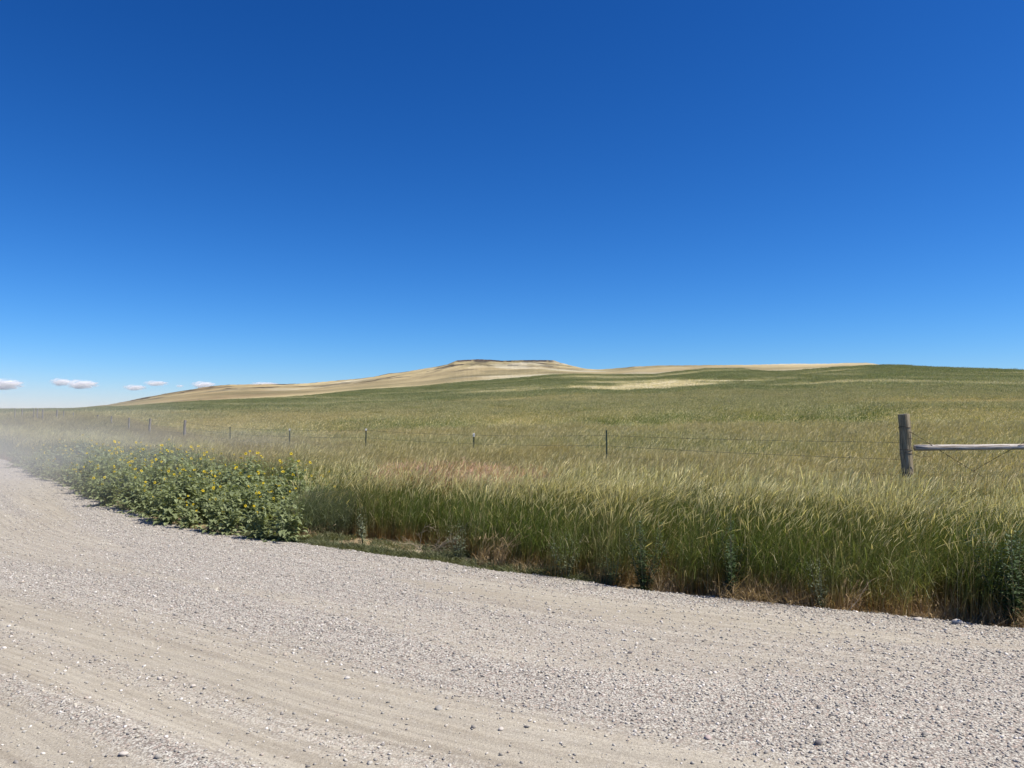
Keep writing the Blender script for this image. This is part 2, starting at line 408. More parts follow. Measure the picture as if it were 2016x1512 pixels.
ch = lerp(ch, rgb(.09, .07, .062), np.clip(mesa * sst(.9885, .9925, kk_), 0, 1) * (1 - .6 * sst(.5, .7, noise(vcol / 7, 0 * vcol, 83))))
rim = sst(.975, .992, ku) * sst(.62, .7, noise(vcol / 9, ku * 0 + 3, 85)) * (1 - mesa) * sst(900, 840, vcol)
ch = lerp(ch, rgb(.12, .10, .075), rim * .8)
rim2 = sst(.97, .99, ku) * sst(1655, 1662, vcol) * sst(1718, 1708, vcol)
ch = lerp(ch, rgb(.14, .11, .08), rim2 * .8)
hm = NT("dry_hillside")
c = hm.attr("tone"); P_ = pos(hm)
c = hm.mix(hm.ramp(hm.noise(.06, P_, 6, .7), .35, .65), hm.mix(1, c, (.8, .8, .78), 'MULTIPLY'), hm.mix(1, c, (1.1, 1.1, 1.1), 'MULTIPLY'))
bp = hm.n("ShaderNodeBsdfPrincipled", i_Roughness=.95); bp.inputs["Specular IOR Level"].default_value = .1
hm.set(bp.inputs["Base Color"], c)
bmp = hm.n("ShaderNodeBump", i_Strength=.7, i_Distance=2.0, i_Height=hm.noise(.08, P_, 6, .65)); hm.t.links.new(bmp.outputs[0], bp.inputs["Normal"])
hm.surf(bp.outputs[0])
n, k = hh_.shape; idx = np.arange(n * k).reshape(n, k)
hf = np.stack([idx[:-1, :-1], idx[:-1, 1:], idx[1:, 1:], idx[1:, :-1]], -1).reshape(-1, 4)[:, ::-1]
ch = lerp(ch, rgb(.66, .60, .46), sst(.54, .68, fbm(hx_ / 110 + 5, hy_ / 330, 87, 4)) * .6)
ch = ch * np.array([.75, .765, .735]) * (.36 + .86 * fbm(hx_ / 60, hy_ / 300, 88, 4) + .42 * fbm(hx_ / 220, hy_ / 700, 89, 3))[..., None]
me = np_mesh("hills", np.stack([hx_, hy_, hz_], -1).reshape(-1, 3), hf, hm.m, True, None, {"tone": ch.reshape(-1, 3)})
tag(link(bpy.data.objects.new("hills", me)), kind="structure")

# ================================================================== ROAD
t_c = float(road_s(0., 6.)[1][0])
def road_h(s, t):
    rag = 0.16 * (fbm(t * 1.1, t * 0 + 2, 91, 4) - .5) + .05 * (noise(t * 9, s * 9, 92) - .5)
    crown = 0.02 + 0.035 * sst(0, 4, s)
    ws = s + .35 * (fbm(t / 6, s / 3, 93, 3) - .5)
    ridge = 0.010 * np.cos(ws * 2 * PI / 1.35) * sst(1.5, 3.5, s) + 0.014 * np.exp(-((ws - 3.55) / .16) ** 2) + 0.018 * np.exp(-((ws - 5.35) / .15) ** 2) + 0.016 * np.exp(-((ws - 6.2) / .15) ** 2) + .012 * np.exp(-((s - .35) / .25) ** 2)
    small = .012 * (fbm(s * 2.3, t * .9, 95, 4) - .5) + .007 * (fbm(s * 14, t * 9, 97, 3) - .5)
    return (crown + ridge + small) - 0.16 * sst(.10, -.28, s + rag)
def loose(s, t):
    """how much loose gravel lies here 0..1 (the wheel tracks are packed and bare)"""
    ws = s + .35 * (fbm(t / 6, s / 3, 93, 3) - .5)
    b = .80 * sst(5.0, 2.2, s) * (.45 + 1.1 * sst(.35, .65, fbm(s * 1.6, t * .22, 94, 3))) + 0.15 + .25 * sst(.7, .1, s)
    b = b + .35 * np.exp(-((ws - 3.55) / .25) ** 2) + .5 * np.exp(-((ws - 4.65) / .2) ** 2) + .6 * np.exp(-((ws - 5.35) / .18) ** 2) + .6 * np.exp(-((ws - 6.2) / .2) ** 2) + .4 * np.exp(-((s - .2) / .3) ** 2)
    b = b - .25 * np.exp(-((ws - 1.05) / .28) ** 2) - .25 * np.exp(-((ws - 4.4) / .3) ** 2)
    b = b * (.55 + .9 * fbm(s * .9, t * .35, 99, 4)) * (1 - .5 * sst(t_c + 5, t_c + 15, t)) * (1 + .3 * sst(t_c, t_c - 3.5, t))
    return np.clip(b, .2, 1)
t_c = float(road_s(0., 6.)[1][0])
tt = [t_c];
while tt[-1] < ET[-1] - 1: tt.append(tt[-1] + max(.035, .012 * (tt[-1] - t_c)))
tb = [t_c]
while tb[-1] > 1: tb.append(tb[-1] - max(.035, .03 * (t_c - tb[-1]) - .1))
tt = np.array(tb[::-1] + tt[1:])
ss = np.concatenate([np.arange(-.6, 6.2, .032), np.linspace(6.25, 11, 24)])
tg, sg = np.meshgrid(tt, ss, indexing='ij')
ex, ey, nx, ny = edge_at(tg); nx, ny = nx * NG, ny * NG
rz_ = road_h(sg, tg)
n, k = tg.shape; idx = np.arange(n * k).reshape(n, k)
rf = np.stack([idx[:-1, :-1], idx[:-1, 1:], idx[1:, 1:], idx[1:, :-1]], -1).reshape(-1, 4)
rm = NT("gravel_road")
P_ = pos(rm); lo = rm.attr("loose", out="Fac")
vo = rm.n("ShaderNodeTexVoronoi", i_Scale=62.0, i_Randomness=1.0); rm.t.links.new(P_, vo.inputs["Vector"])
vo2 = rm.n("ShaderNodeTexVoronoi", i_Scale=135.0); rm.t.links.new(P_, vo2.inputs["Vector"])
sep = rm.n("ShaderNodeSeparateColor", i_0=vo.outputs["Color"])
packed = rm.mix(rm.noise(1.7, P_, 5, .6), (.40, .365, .29), (.48, .445, .36))
packed = rm.mix(rm.ramp(rm.noise(70, P_, 6, .85), .36, .62), rm.mix(1, packed, (.66, .65, .64), 'MULTIPLY'), packed)
packed = rm.mix(rm.ramp(vo2.outputs["Distance"], .25, .05, 0, .55), packed, rm.mix(1, packed, (1.3, 1.3, 1.3), 'MULTIPLY'))
mp_ = rm.n("ShaderNodeCombineXYZ"); rm.set(mp_.inputs[0], rm.math('MULTIPLY', rm.attr("along", out="Fac"), .22)); rm.set(mp_.inputs[1], rm.math('MULTIPLY', rm.attr("across", out="Fac"), 3.2))
packed = rm.mix(rm.ramp(rm.noise(1.5, mp_.outputs[0], 5, .7), .35, .65), rm.mix(1, packed, (.84, .82, .80), 'MULTIPLY'), packed)
stone = rm.mix(sep.outputs[0], (.36, .34, .295), (.57, .55, .48))
stone = rm.mix(rm.ramp(sep.outputs[1], .7, .9), stone, (.40, .33, .28))
stone = rm.mix(rm.ramp(vo.outputs["Distance"], .35, .75), stone, (.20, .175, .15))
c = rm.mix(rm.ramp(rm.math('ADD', lo, rm.math('MULTIPLY_ADD', rm.noise(13, P_, 6, .8), 1.8, -.9)), .05, 1.0), packed, stone)
mp2_ = rm.n("ShaderNodeCombineXYZ"); rm.set(mp2_.inputs[0], rm.math('MULTIPLY', rm.attr("along", out="Fac"), .12)); rm.set(mp2_.inputs[1], rm.math('MULTIPLY', rm.attr("across", out="Fac"), 14.0))
c = rm.mix(rm.ramp(rm.noise(1.2, mp2_.outputs[0], 4, .6), .38, .62), rm.mix(1, c, (.87, .865, .86), 'MULTIPLY'), rm.mix(1, c, (1.05, 1.05, 1.04), 'MULTIPLY'))
bp = rm.n("ShaderNodeBsdfPrincipled", i_Roughness=.92); bp.inputs["Specular IOR Level"].default_value = .2
rm.set(bp.inputs["Base Color"], c)
hgt = rm.math('ADD', rm.math('MULTIPLY', rm.math('SUBTRACT', 1.0, vo.outputs["Distance"]), rm.math('MULTIPLY_ADD', lo, .9, .15)), rm.math('MULTIPLY', vo2.outputs["Distance"], -.3))
bmp = rm.n("ShaderNodeBump", i_Strength=.75, i_Distance=.008, i_Height=hgt); rm.t.links.new(bmp.outputs[0], bp.inputs["Normal"])
rm.surf(bp.outputs[0])
me = np_mesh("road", np.stack([ex + nx * sg, ey + ny * sg, rz_], -1).reshape(-1, 3), rf, rm.m, True, {"loose": loose(sg, tg).ravel(), "along": tg.ravel(), "across": sg.ravel()})
if me.polygons[0].normal.z < 0: me.flip_normals()
tag(link(bpy.data.objects.new("road", me)), kind="structure")

# loose gravel stones
def icos(sub):
    import bmesh
    b = bmesh.new(); bmesh.ops.create_icosphere(b, subdivisions=sub, radius=1.0)
    v = np.array([q.co[:] for q in b.verts]); f_ = [[q.index for q in g.verts] for g in b.faces]; b.free(); return v, np.array(f_)
IV, IF = icos(1); IV2, IF2 = icos(2)
def stone_mesh(seed, mat, fine=False, flat=.55):
    g = np.random.default_rng(seed); V, Fi = (IV2, IF2) if fine else (IV, IF)
    v = V.copy()
    for _ in range(7):                                                  # cut facets like crushed rock
        a = g.normal(size=3); a /= np.linalg.norm(a); lim = g.uniform(.55, .85); q = v @ a
        v -= np.outer(np.clip(q - lim, 0, None), a) * .9
    v *= g.uniform(.7, 1.25, 3); v[:, 2] *= flat
    v += (g.random(v.shape) - .5) * (.05 if fine else .16)
    return np_mesh("stone", v, Fi, mat, False)
sm = NT("gravel_stone")
oi = sm.n("ShaderNodeObjectInfo").outputs["Random"]
cr = sm.n("ShaderNodeValToRGB"); sm.set(cr.inputs[0], oi)
els = cr.color_ramp.elements; cols = [(0, (.20, .19, .17)), (.06, (.30, .28, .25)), (.35, (.355, .338, .295)), (.55, (.47, .45, .395)), (.72, (.49, .46, .37)), (.80, (.41, .35, .29)), (.88, (.56, .53, .475)), (1, (.70, .67, .61))]
els[0].position, els[0].color = 0, (*cols[0][1], 1); els[1].position, els[1].color = 1, (*cols[-1][1], 1)
for p_, c_ in cols[1:-1]: q = els.new(p_); q.color = (*c_, 1)
to = sm.n("ShaderNodeTexCoord").outputs["Object"]
c = sm.mix(sm.ramp(sm.noise(2.2, to, 4), .3, .7), sm.mix(1, cr.outputs[0], (.82, .8, .78), 'MULTIPLY'), cr.outputs[0])
bp = sm.n("ShaderNodeBsdfPrincipled", i_Roughness=.8); sm.set(bp.inputs["Base Color"], c); sm.surf(bp.outputs[0])
stones = protos("gravel_piece", [stone_mesh(100 + i, sm.m) for i in range(8)])
def scatter_stones(name, n_try, tr, sr, smin, smax, keep, label):
    t_ = rng.uniform(*tr, n_try); s_ = rng.uniform(*sr, n_try)
    x_, y_, nx_, ny_ = edge_at(t_); X = x_ + nx_ * NG * s_; Y = y_ + ny_ * NG * s_
    dd = np.hypot(X, Y)
    ok = (rng.random(n_try) < keep(s_, t_, dd)) & (Y > 2.4) & (np.abs(X) < Y * 1.0 + 1.5)
    t_, s_, X, Y, dd = t_[ok], s_[ok], X[ok], Y[ok], dd[ok]; m = len(t_)
    size = smin + (smax - smin) * rng.random(m) ** 4
    size = size * (1 + .02 * np.clip(dd - 8, 0, 25))
    Z = road_h(s_, t_) + size * .22
    sc = size[:, None] * rng.uniform(.75, 1.25, (m, 3))
    rot = np.stack([rng.normal(0, .3, m), rng.normal(0, .3, m), rng.uniform(0, 2 * PI, m)], 1)
    return scatter(name, np.stack([X, Y, Z], 1), rot, sc, stones, 8, label=label, cat="gravel")
scatter_stones("loose_gravel", 520000, (t_c - 12, t_c + 30), (-.18, 6.6), .0038, .0165, lambda s_, t_, d: loose(s_, t_) * np.clip(1.15 - d / 32, .25, 1) * (d > 2.5),
               "loose pinkish grey gravel strewn along the ridges of the road")
scatter_stones("scattered_pebbles", 9000, (t_c - 10, t_c + 22), (-.05, 6.6), .011, .028, lambda s_, t_, d: .15 + .35 * loose(s_, t_),
               "larger pale pebbles strewn over the packed wheel tracks")

# ================================================================== GRASS
def curve_pts(base, h, lean_dir, lean, droop, n):
    pts = []
    for i in range(n + 1):
        k = i / n
        off = lean * k + droop * k ** 3
        pts.append(base + np.array([lean_dir[0] * off * h, lean_dir[1] * off * h, h * k * (1 - .35 * (droop * k) ** 2)]))
    return pts
WIND = np.array([.92, .10])
def clump(seed, mat, stems=60, rad=.16, h=(.75, 1.05), w=.004, seg=3, head=1.0, headlen=.13, headw=.011, leaves=1.4, lean=.16, fluffy=False, leafw=None, short=.25):
    g = np.random.default_rng(seed); m = MB(); leafw = leafw or w * 1.5
    for i in range(stems):
        a, rr = g.uniform(0, 2 * PI), rad * math.sqrt(g.random())
        b = np.array([math.cos(a) * rr, math.sin(a) * rr, 0.0]); H = g.uniform(*h)
        sh = g.random() < short
        if sh: H *= g.uniform(.45, .8)
        dirn = WIND * g.uniform(.2, 1.5) + g.normal(0, .8, 2) * .6
        ln, dr = lean * g.uniform(.3, 1.2), g.uniform(.05, .35)
        P = curve_pts(b, H, dirn, ln, dr, seg)
        A = g.uniform(0, PI); side = np.array([math.cos(A), math.sin(A), 0]); rv = g.random()
        m.strip(P, [w * (1.2 - .7 * q / seg) for q in range(seg + 1)], side, [(0, rv, q / seg) for q in range(seg + 1)])
        if g.random() < head * (.3 if sh and short > .3 else 1):
            d = P[-1] - P[-2]; d /= np.linalg.norm(d); L = headlen * g.uniform(.6, 1.3)
            bend = np.array([dirn[0], dirn[1], -.6]) * g.uniform(.0, .3)
            Q = [P[-1] - d * L * .1, P[-1] + d * L * .35 + bend * L * .1, P[-1] + d * L * .7 + bend * L * .4, P[-1] + d * L + bend * L * .8]
            W = [headw * .5, headw, headw * .8, headw * .15]
            s2 = np.cross(d, side); s2 /= np.linalg.norm(s2)
            rv2 = g.random()
            for sd_ in (side, s2):
                m.strip(Q, [q * g.uniform(.85, 1.2) for q in W], sd_, [(1, rv2, 1)] * 4)
            if fluffy:
                for _ in range(6):
                    o_ = Q[1] + (Q[2] - Q[1]) * g.random(); e_ = o_ + (d * .5 + g.normal(0, .5, 3)) * L * .5
                    m.strip([o_, e_], [headw * .35, headw * .3], side, [(1, rv2, 1)] * 2)
        nl = int(leaves + g.random())
        for _ in range(nl):
            k0 = g.uniform(.05, .7); o_ = P[0] + (P[-1] - P[0]) * k0 * .9
            aa = g.uniform(0, 2 * PI); ld = np.array([math.cos(aa), math.sin(aa), 0]); L = g.uniform(.16, .34) * (H / .9)
            up = g.uniform(.5, 1.1)
            R = [o_, o_ + (ld * .28 + np.array([0, 0, up * .5])) * L, o_ + (ld * .62 + np.array([0, 0, up * .72])) * L, o_ + (ld * 1.0 + np.array([0, 0, up * .55])) * L]
            sd_ = np.array([-ld[1], ld[0], 0]); rl = g.random()
            hk = [min(1, q[2] / H) for q in R]
            m.strip(R, [leafw, leafw * 1.1, leafw * .8, leafw * .15], sd_, [(0, rl, q) for q in hk])
    return m.mesh("grass_clump", mat)
mat_road_grass = grass_mat("roadside_grass", (.52, .30, .13), (.068, .110, .020), (.180, .235, .048), (.80, .74, .42), (.62, .52, .30), trans=.4, base_top=.5, dead=.16)
mat_road_blue = grass_mat("blue_green_grass", (.38, .24, .12), (.085, .13, .06), (.16, .205, .11), (.45, .42, .28), (.55, .48, .30), trans=.35, base_top=.4)
mat_field = grass_mat("field_grass", (.20, .18, .08), (.115, .17, .050), (.235, .28, .095), (.62, .57, .33), (.80, .67, .40), base_top=.3, trans=.42)
mat_far = grass_mat("far_field_grass", (.205, .235, .09), (.17, .215, .08), (.25, .29, .12), (.43, .43, .23), (.92, .84, .62), base_top=.2, trans=.42)
mat_red = grass_mat("russet_grass", (.2, .15, .06), (.17, .17, .06), (.34, .27, .13), (.70, .52, .39), (.68, .50, .37), trans=.42)
mat_litter = grass_mat("dry_litter", (.30, .18, .09), (.34, .22, .11), (.48, .37, .21), (.5, .38, .22), (.6, .5, .32), trans=.3)
mat_low = grass_mat("low_weed_mat", (.10, .12, .055), (.08, .105, .05), (.13, .15, .075), (.1, .14, .05), (.3, .25, .12))

NV = 8
cl_near = protos("roadside_clump", [clump(200 + i, mat_road_grass, 70, .20, (.93, 1.18), .0036, 4, [.30, .20, .42][i % 3], .12, .0056, 1.1, .06, leafw=.0036, short=.34) for i in range(NV)] + [clump(260 + i, mat_road_blue, 84, .2, (.70, 1.02), .0038, 4, .12, .10, .006, 1.6, .05, leafw=.0042, short=.35) for i in range(3)] + [clump(270 + i, mat_road_grass, 60, .2, (.95, 1.3), .0036, 4, .95, .15, .008, .5, .09, leafw=.004, short=.2) for i in range(2)])
cl_field = protos("field_clump", [clump(300 + i, mat_field, 46, .32, (.5, .8), .005, 3, .75, .12, .012, 1.0, .25) for i in range(NV)])
cl_mid = protos("mid_clump", [clump(400 + i, mat_field, 60, .8, (.42, .75), .012, 2, .7, .14, .022, .8, .28) for i in range(NV)])
cl_far = protos("far_clump", [clump(500 + i, mat_far, 70, 2.2, (.25, .5), .05, 1, .4, .2, .05, .3, .3) for i in range(6)])
cl_red = protos("russet_clump", [clump(600 + i, mat_red, 56, .26, (.65, .92), .004, 3, 1, .13, .016, .8, .15, fluffy=True) for i in range(5)])
cl_lit = protos("litter_clump", [clump(650 + i, mat_litter, 46, .2, (.07, .30), .0036, 2, .1, .05, .006, 1.0, 1.0) for i in range(6)])
cl_low = protos("low_weed_clump", [clump(680 + i, mat_low, 60, .16, (.03, .09), .010, 2, 0, .05, .006, .6, 1.6) for i in range(5)])

def tintp(X, Y, Z): return dryness(X, Y, Z)
def px_of(X, Y, Z=0.0):
    yc = ((Z - CAMH) * math.cos(PITCH) - Y * math.sin(PITCH)) / (Y * math.cos(PITCH) + (Z - CAMH) * math.sin(PITCH))
    return 1008 + F * X / (Y * math.cos(PITCH) + (Z - CAMH) * math.sin(PITCH)), 756 - F * yc
def rand_rot(m, tilt=.10, spin=.5):
    return np.stack([rng.normal(0, tilt, m), rng.normal(0, tilt, m), rng.normal(0, spin, m)], 1)
# sunflower bank in road coordinates
tcol = lambda px, py: float(road_s(*on_ground(px, py))[1][0])
T_SUN0, T_SUN1 = tcol(572, 1073), tcol(40, 917)
def sun_depth(t):                                                       # how deep the sunflower bank is behind the gravel edge
    k = (t - T_SUN0) / (T_SUN1 - T_SUN0)
    return np.where((k > 0) & (k < 1), 3.2 * sst(0, .12, k) * sst(1.0, .75, k), 0)
T_MAT0, T_MAT1 = tcol(1080, 1135), tcol(590, 1072)
def front_gap(t):                                                       # bare and matted strip before the tall grass
    base = .0 + .30 * (fbm(t * 1.5, t * 0, 33) - .3)
    return base + (.40 + .65 * sst(T_MAT1 - 2.4, T_MAT1 - 1.2, t)) * sst(T_MAT0 - .1, T_MAT0 + 1.0, t) * sst(T_MAT1 + .9, T_MAT1 + .1, t) * (.75 + .6 * fbm(t * .8, t * 0 + 5, 34))
# --- roadside tall grass
N0 = 55000
t_ = rng.uniform(t_c - 18, t_c + 60, N0); w_ = rng.uniform(0, 12, N0) 
x_, y_, nx_, ny_ = edge_at(t_); X = x_ - nx_ * NG * w_; Y = y_ - ny_ * NG * w_
# distance from fence line: stop a little beyond it
fd = (X - FC[0]) * .7071 + (Y - FC[1]) * .7071
dd = np.hypot(X, Y)
u_, v_ = px_of(X, np.maximum(Y, .5), 0.3)
keep = (w_ > front_gap(t_)) & (fd < 2.0) & (Y > 3) & (u_ > -500) & (u_ < 3300)
keep &= (w_ > sun_depth(t_) * (.92)) | (rng.random(N0) < .012)
dens = .92 - .5 * sst(14, 45, dd) 
keep &= rng.random(N0) < dens * (.38 + .62 * sst(.0, .55, w_ - front_gap(t_))) * (.45 + .55 * sst(.36, .52, fbm(X * 1.1, Y * 1.1, 49, 3)))
X, Y, t_, w_, dd, u_ = X[keep], Y[keep], t_[keep], w_[keep], dd[keep], u_[keep]
Z = ground_h(X, Y) - .01
hs_ = (.82 + .30 * fbm(X * .35, Y * .35, 36)) * (.90 + .14 * rng.random(len(X))) * (.80 + .2 * sst(.0, .7, w_ - front_gap(t_)))
hs_ = hs_ * (1 - .22 * sst(3.5, 6, w_)) * (1 - .12 * sst(900, 600, u_))
red = sst(715, 760, u_) * sst(1085, 1050, u_) * sst(2.2, 2.6, w_) * sst(5.2, 4.6, w_)
isred = rng.random(len(X)) < red * .75
tn = np.clip(.15 * sst(.35, .75, fbm(X * .8, Y * .8, 37)) + .50 * sst(2.8, 5.0, w_) + .7 * np.exp(-(((u_ - 480) / 70) ** 2)) * sst(2.8, 3.3, w_) * sst(6, 4.5, w_) + .8 * sst(230, 270, u_) * sst(390, 350, u_) * sst(3, 4, w_), 0, .9)
q = ~isred
sc = np.stack([np.ones(q.sum()), np.ones(q.sum()), hs_[q]], 1)
kind_ = fbm(X * .55, Y * .55, 47, 3) + rng.normal(0, .05, len(X))
near_i = rng.integers(0, NV, len(X)); near_i = np.where((kind_ > .60) & (w_ < 3), NV + rng.integers(0, 3, len(X)), near_i); near_i = np.where(rng.random(len(X)) < .12, NV + 3 + rng.integers(0, 2, len(X)), near_i)
scatter("roadside_grass", np.stack([X, Y, Z], 1)[q], rand_rot(q.sum(), .05, .4), sc, cl_near, NV, tn[q], "tall green roadside grass with yellow seed heads leaning in the wind", "grass", near_i[q])
print("roadside clumps", q.sum(), "red", isred.sum())
q = isred
scatter("russet_grass", np.stack([X, Y, Z], 1)[q], rand_rot(q.sum()), np.stack([np.ones(q.sum()), np.ones(q.sum()), hs_[q] * 1.08], 1), cl_red, 5, rng.random(q.sum()) * .5, "patch of russet pink seeded grass in front of the wire fence", "grass")
# --- litter along the edge and under the tall grass
N1 = 5600
t_ = rng.uniform(t_c - 16, t_c + 14, N1); w_ = -.05 + .6 * rng.random(N1) ** 1.6
x_, y_, nx_, ny_ = edge_at(t_); X = x_ - nx_ * NG * w_; Y = y_ - ny_ * NG * w_
inmat = sst(T_MAT0 - .2, T_MAT0 + .8, t_) * sst(T_MAT1 + 1.2, T_MAT1, t_)
keep = (Y > 3) & (rng.random(N1) < (.9 - .895 * inmat) * sst(.35, .6, fbm(t_ * 1.2, w_ * 2, 35))) & (w_ > sun_depth(t_) * .9)
X, Y = X[keep], Y[keep]; m = len(X)
sc = rng.uniform(.55, 1.15, (m, 1)) * np.ones((m, 3))
scatter("dry_litter", np.stack([X, Y, ground_h(X, Y) - .01], 1), rand_rot(m, .1, 2), sc, cl_lit, 6, rng.random(m) * .4, "dry brown dead grass lying at the foot of the tall grass", "dry grass")
# --- low green mat on the bare strip
N2 = 2600
t_ = rng.uniform(T_MAT0 - .6, T_MAT1 + 1.2, N2); w_ = rng.uniform(-.06, 1.0, N2)
x_, y_, nx_, ny_ = edge_at(t_); X = x_ - nx_ * NG * w_; Y = y_ - ny_ * NG * w_
band = np.exp(-((w_ - .04 - .2 * fbm(t_ * .6, t_ * 0, 39)) / .12) ** 2) + .25 * sst(.5, .62, fbm(X * 1.3, Y * 1.3, 40))
keep = rng.random(N2) < band
X, Y = X[keep], Y[keep]; m = len(X)
sc = rng.uniform(.5, 1.1, (m, 1)) * np.ones((m, 3))
scatter("low_weed_mat", np.stack([X, Y, ground_h(X, Y) + .0], 1), rand_rot(m, .1, 3), sc, cl_low, 5, rng.random(m) * .35, "low dull green weed mat creeping over bare soil at gravel edge", "weeds")
# --- field grass in rings
def field_ring(name, coll, nv, r0, r1, n, label, sxy=1.0, thmax=.72, tadd=0., hgt=1.0, thin=0, fade=.1):
    rr = np.sqrt(rng.uniform(r0 ** 2, r1 ** 2, n)); th_ = rng.uniform(-thmax, thmax, n)
    X, Y = rr * np.sin(th_), rr * np.cos(th_)
    fd = (X - FC[0]) * .7071 + (Y - FC[1]) * .7071
    s_, _ = road_s(X, Y)
    k = (fd > .6) & (s_ < -3.4); X, Y, rr = X[k], Y[k], rr[k]; m = len(X)
    Z = ground_h(X, Y) - .02
    tn = np.clip(tintp(X, Y, Z) + tadd, 0, 1)
    kp = rng.random(m) < (1 - thin * sst(.35, .9, tn)) * sst(r0 - .01, r0 + fade, rr) * (1 - .9 * sst(r1 - fade * 1.2, r1, rr))
    X, Y, Z, rr, tn = X[kp], Y[kp], Z[kp], rr[kp], tn[kp]; m = len(X)
    h_ = (.8 + .45 * fbm(X / 3, Y / 3, 45)) * (1 - (.12 if thin == 0 else .5) * tn) * hgt
    sc = np.stack([np.full(m, sxy), np.full(m, sxy), h_], 1) * rng.uniform(.85, 1.15, (m, 1))
    print(name, m)
    return scatter(name, np.stack([X, Y, Z], 1), rand_rot(m, .08, .5), sc, coll, nv, tn, label, "grass")
field_ring("field_grass", cl_field, NV, 12, 42, 11000, "mixed green and straw coloured field grass just beyond the wire fence", hgt=1.0, fade=1)
field_ring("mid_field_grass", cl_mid, NV, 38, 160, 40000, "green prairie grass with straw patches covering the lower slope", thin=.4, fade=45)
field_ring("upper_field_grass", cl_far, 6, 75, 450, 66000, "dark green prairie grass covering the upper slope to the skyline", sxy=1.0, thmax=.66, thin=.75, fade=60)

# ================================================================== SIMPLE MATERIALS FOR OBJECTS
def simple(name, col, rough=.7, metal=0., noise_scale=None, dark=(.6, .6, .6), spec=.3, stretch=None, bump=0.):
    nt = NT(name); c = (*col, 1)
    p = nt.n("ShaderNodeBsdfPrincipled", i_Roughness=rough, i_Metallic=metal); p.inputs["Specular IOR Level"].default_value = spec
    if noise_scale:
        v = nt.n("ShaderNodeTexCoord").outputs["Object"]
        if stretch:
            mp = nt.n("ShaderNodeMapping"); nt.t.links.new(v, mp.inputs[0]); mp.inputs["Scale"].default_value = stretch; v = mp.outputs[0]
        nf = nt.noise(noise_scale, v, 6, .7)
        c = nt.mix(nt.ramp(nf, .35, .65), nt.mix(1, col, dark, 'MULTIPLY'), col)
        if bump:
            b = nt.n("ShaderNodeBump", i_Strength=.8, i_Distance=bump, i_Height=nf); nt.t.links.new(b.outputs[0], p.inputs["Normal"])
    nt.set(p.inputs["Base Color"], c)
    return nt.surf(p.outputs[0])
def leaf_mat(name, a, b, trans=.3, spec=.3):
    nt = NT(name); gp = nt.n("ShaderNodeSeparateColor", i_0=nt.attr("gp"))
    return leafy(nt, nt.mix(gp.outputs[1], a, b), trans, spec, .55)
M_steel = simple("green_painted_steel", (.055, .085, .06), .55, .3, 30, (.5, .6, .5))
M_tip = simple("white_post_paint", (.72, .72, .70), .6)
M_wire = simple("weathered_wire", (.12, .11, .10), .6, .6)
M_rustwire = simple("rusty_wire", (.075, .05, .038), .8, .3)
M_post = simple("weathered_treated_wood", (.42, .35, .235), .9, 0, 3.5, (.42, .42, .38), .1, (9, 9, .9), .012)
M_postend = simple("post_end_grain", (.42, .39, .33), .9, 0, 16, (.6, .6, .6), .1)
M_greywood = simple("silver_grey_wood", (.30, .28, .245), .9, 0, 4, (.45, .42, .38), .1, (7, 7, .8), .008)
M_rail = simple("bleached_rail_wood", (.64, .60, .55), .85, 0, 4, (.42, .38, .34), .15, (.7, 10, 10), .006)

def gh(x, y): return float(ground_h(np.array([x]), np.array([y]))[0])
def at_px(px, Y): return px_x(px, Y)
def px_x(px, Y, Z=0.6): return (px - 1008) / F * (Y * math.cos(PITCH) + (Z - CAMH) * math.sin(PITCH))
def z_of(py, Y): return CAMH + Y * (805 - py) / F

# ================================================================== WIRE FENCE
def bx(m, c, sx, sy, sz, col=(0, .5, .5)):
    x, y, z = c; v = [(x + a * sx / 2, y + b * sy / 2, z + d * sz / 2) for a in (-1, 1) for b in (-1, 1) for d in (-1, 1)]
    m.add(v, [(0, 1, 3, 2), (4, 6, 7, 5), (0, 4, 5, 1), (2, 3, 7, 6), (0, 2, 6, 4), (1, 5, 7, 3)], col)
def fence_xy(px):
    u = (px - 1008) / F; t = (FC[0] - FC[1] * u) / (.7071 * (1 + u)); return FC[0] - .7071 * t, FC[1] + .7071 * t
fence = empty("wire_fence", (FC[0] - .02, FC[1] + .02, 0))
tag(fence, "barbed wire fence on thin steel and wooden posts running left from the thick timber post", "fence")
def T_mesh(h):
    m = MB(); bx(m, (0, 0, h / 2), .040, .005, h); bx(m, (0, .0195, h / 2), .006, .034, h)
    for k in range(int(h / .075)): bx(m, (0, -.006, .12 + k * .075), .012, .009, .014)
    return m
posts = []   # (x, y, top z)
root = Vector(fence.location)
for px, ytop, tip, lean in ((1195, 847, 0, -.010), (933, 853, .09, 0), (720, 844, .07, .012), (571, 844, .07, .0), (455, 840, 0, -.02)):
    X, Y = fence_xy(px); zt = z_of(ytop, Y); zb = gh(X, Y) - .15
    h = zt - zb
    m = MB(); bx(m, (0, 0, h / 2), .036, .006, h); bx(m, (0, .018, h / 2), .008, .030, h)
    for k in range(int(h / .09)): bx(m, (0, -.0075, .10 + k * .09), .014, .009, .018)
    p = m.build("steel_post", M_steel, fence); p.location = Vector((X, Y, zb)) - root; p.rotation_euler = (0, lean, .25)
    if tip:
        m = MB(); bx(m, (0, 0, h - tip / 2 + .003), .050, .012, tip); bx(m, (0, .0235, h - tip / 2 + .003), .014, .040, tip)
        m.build("painted_tip", M_tip, p)
    posts.append((X, Y, zt - (.05 if px < 1000 else .12)))
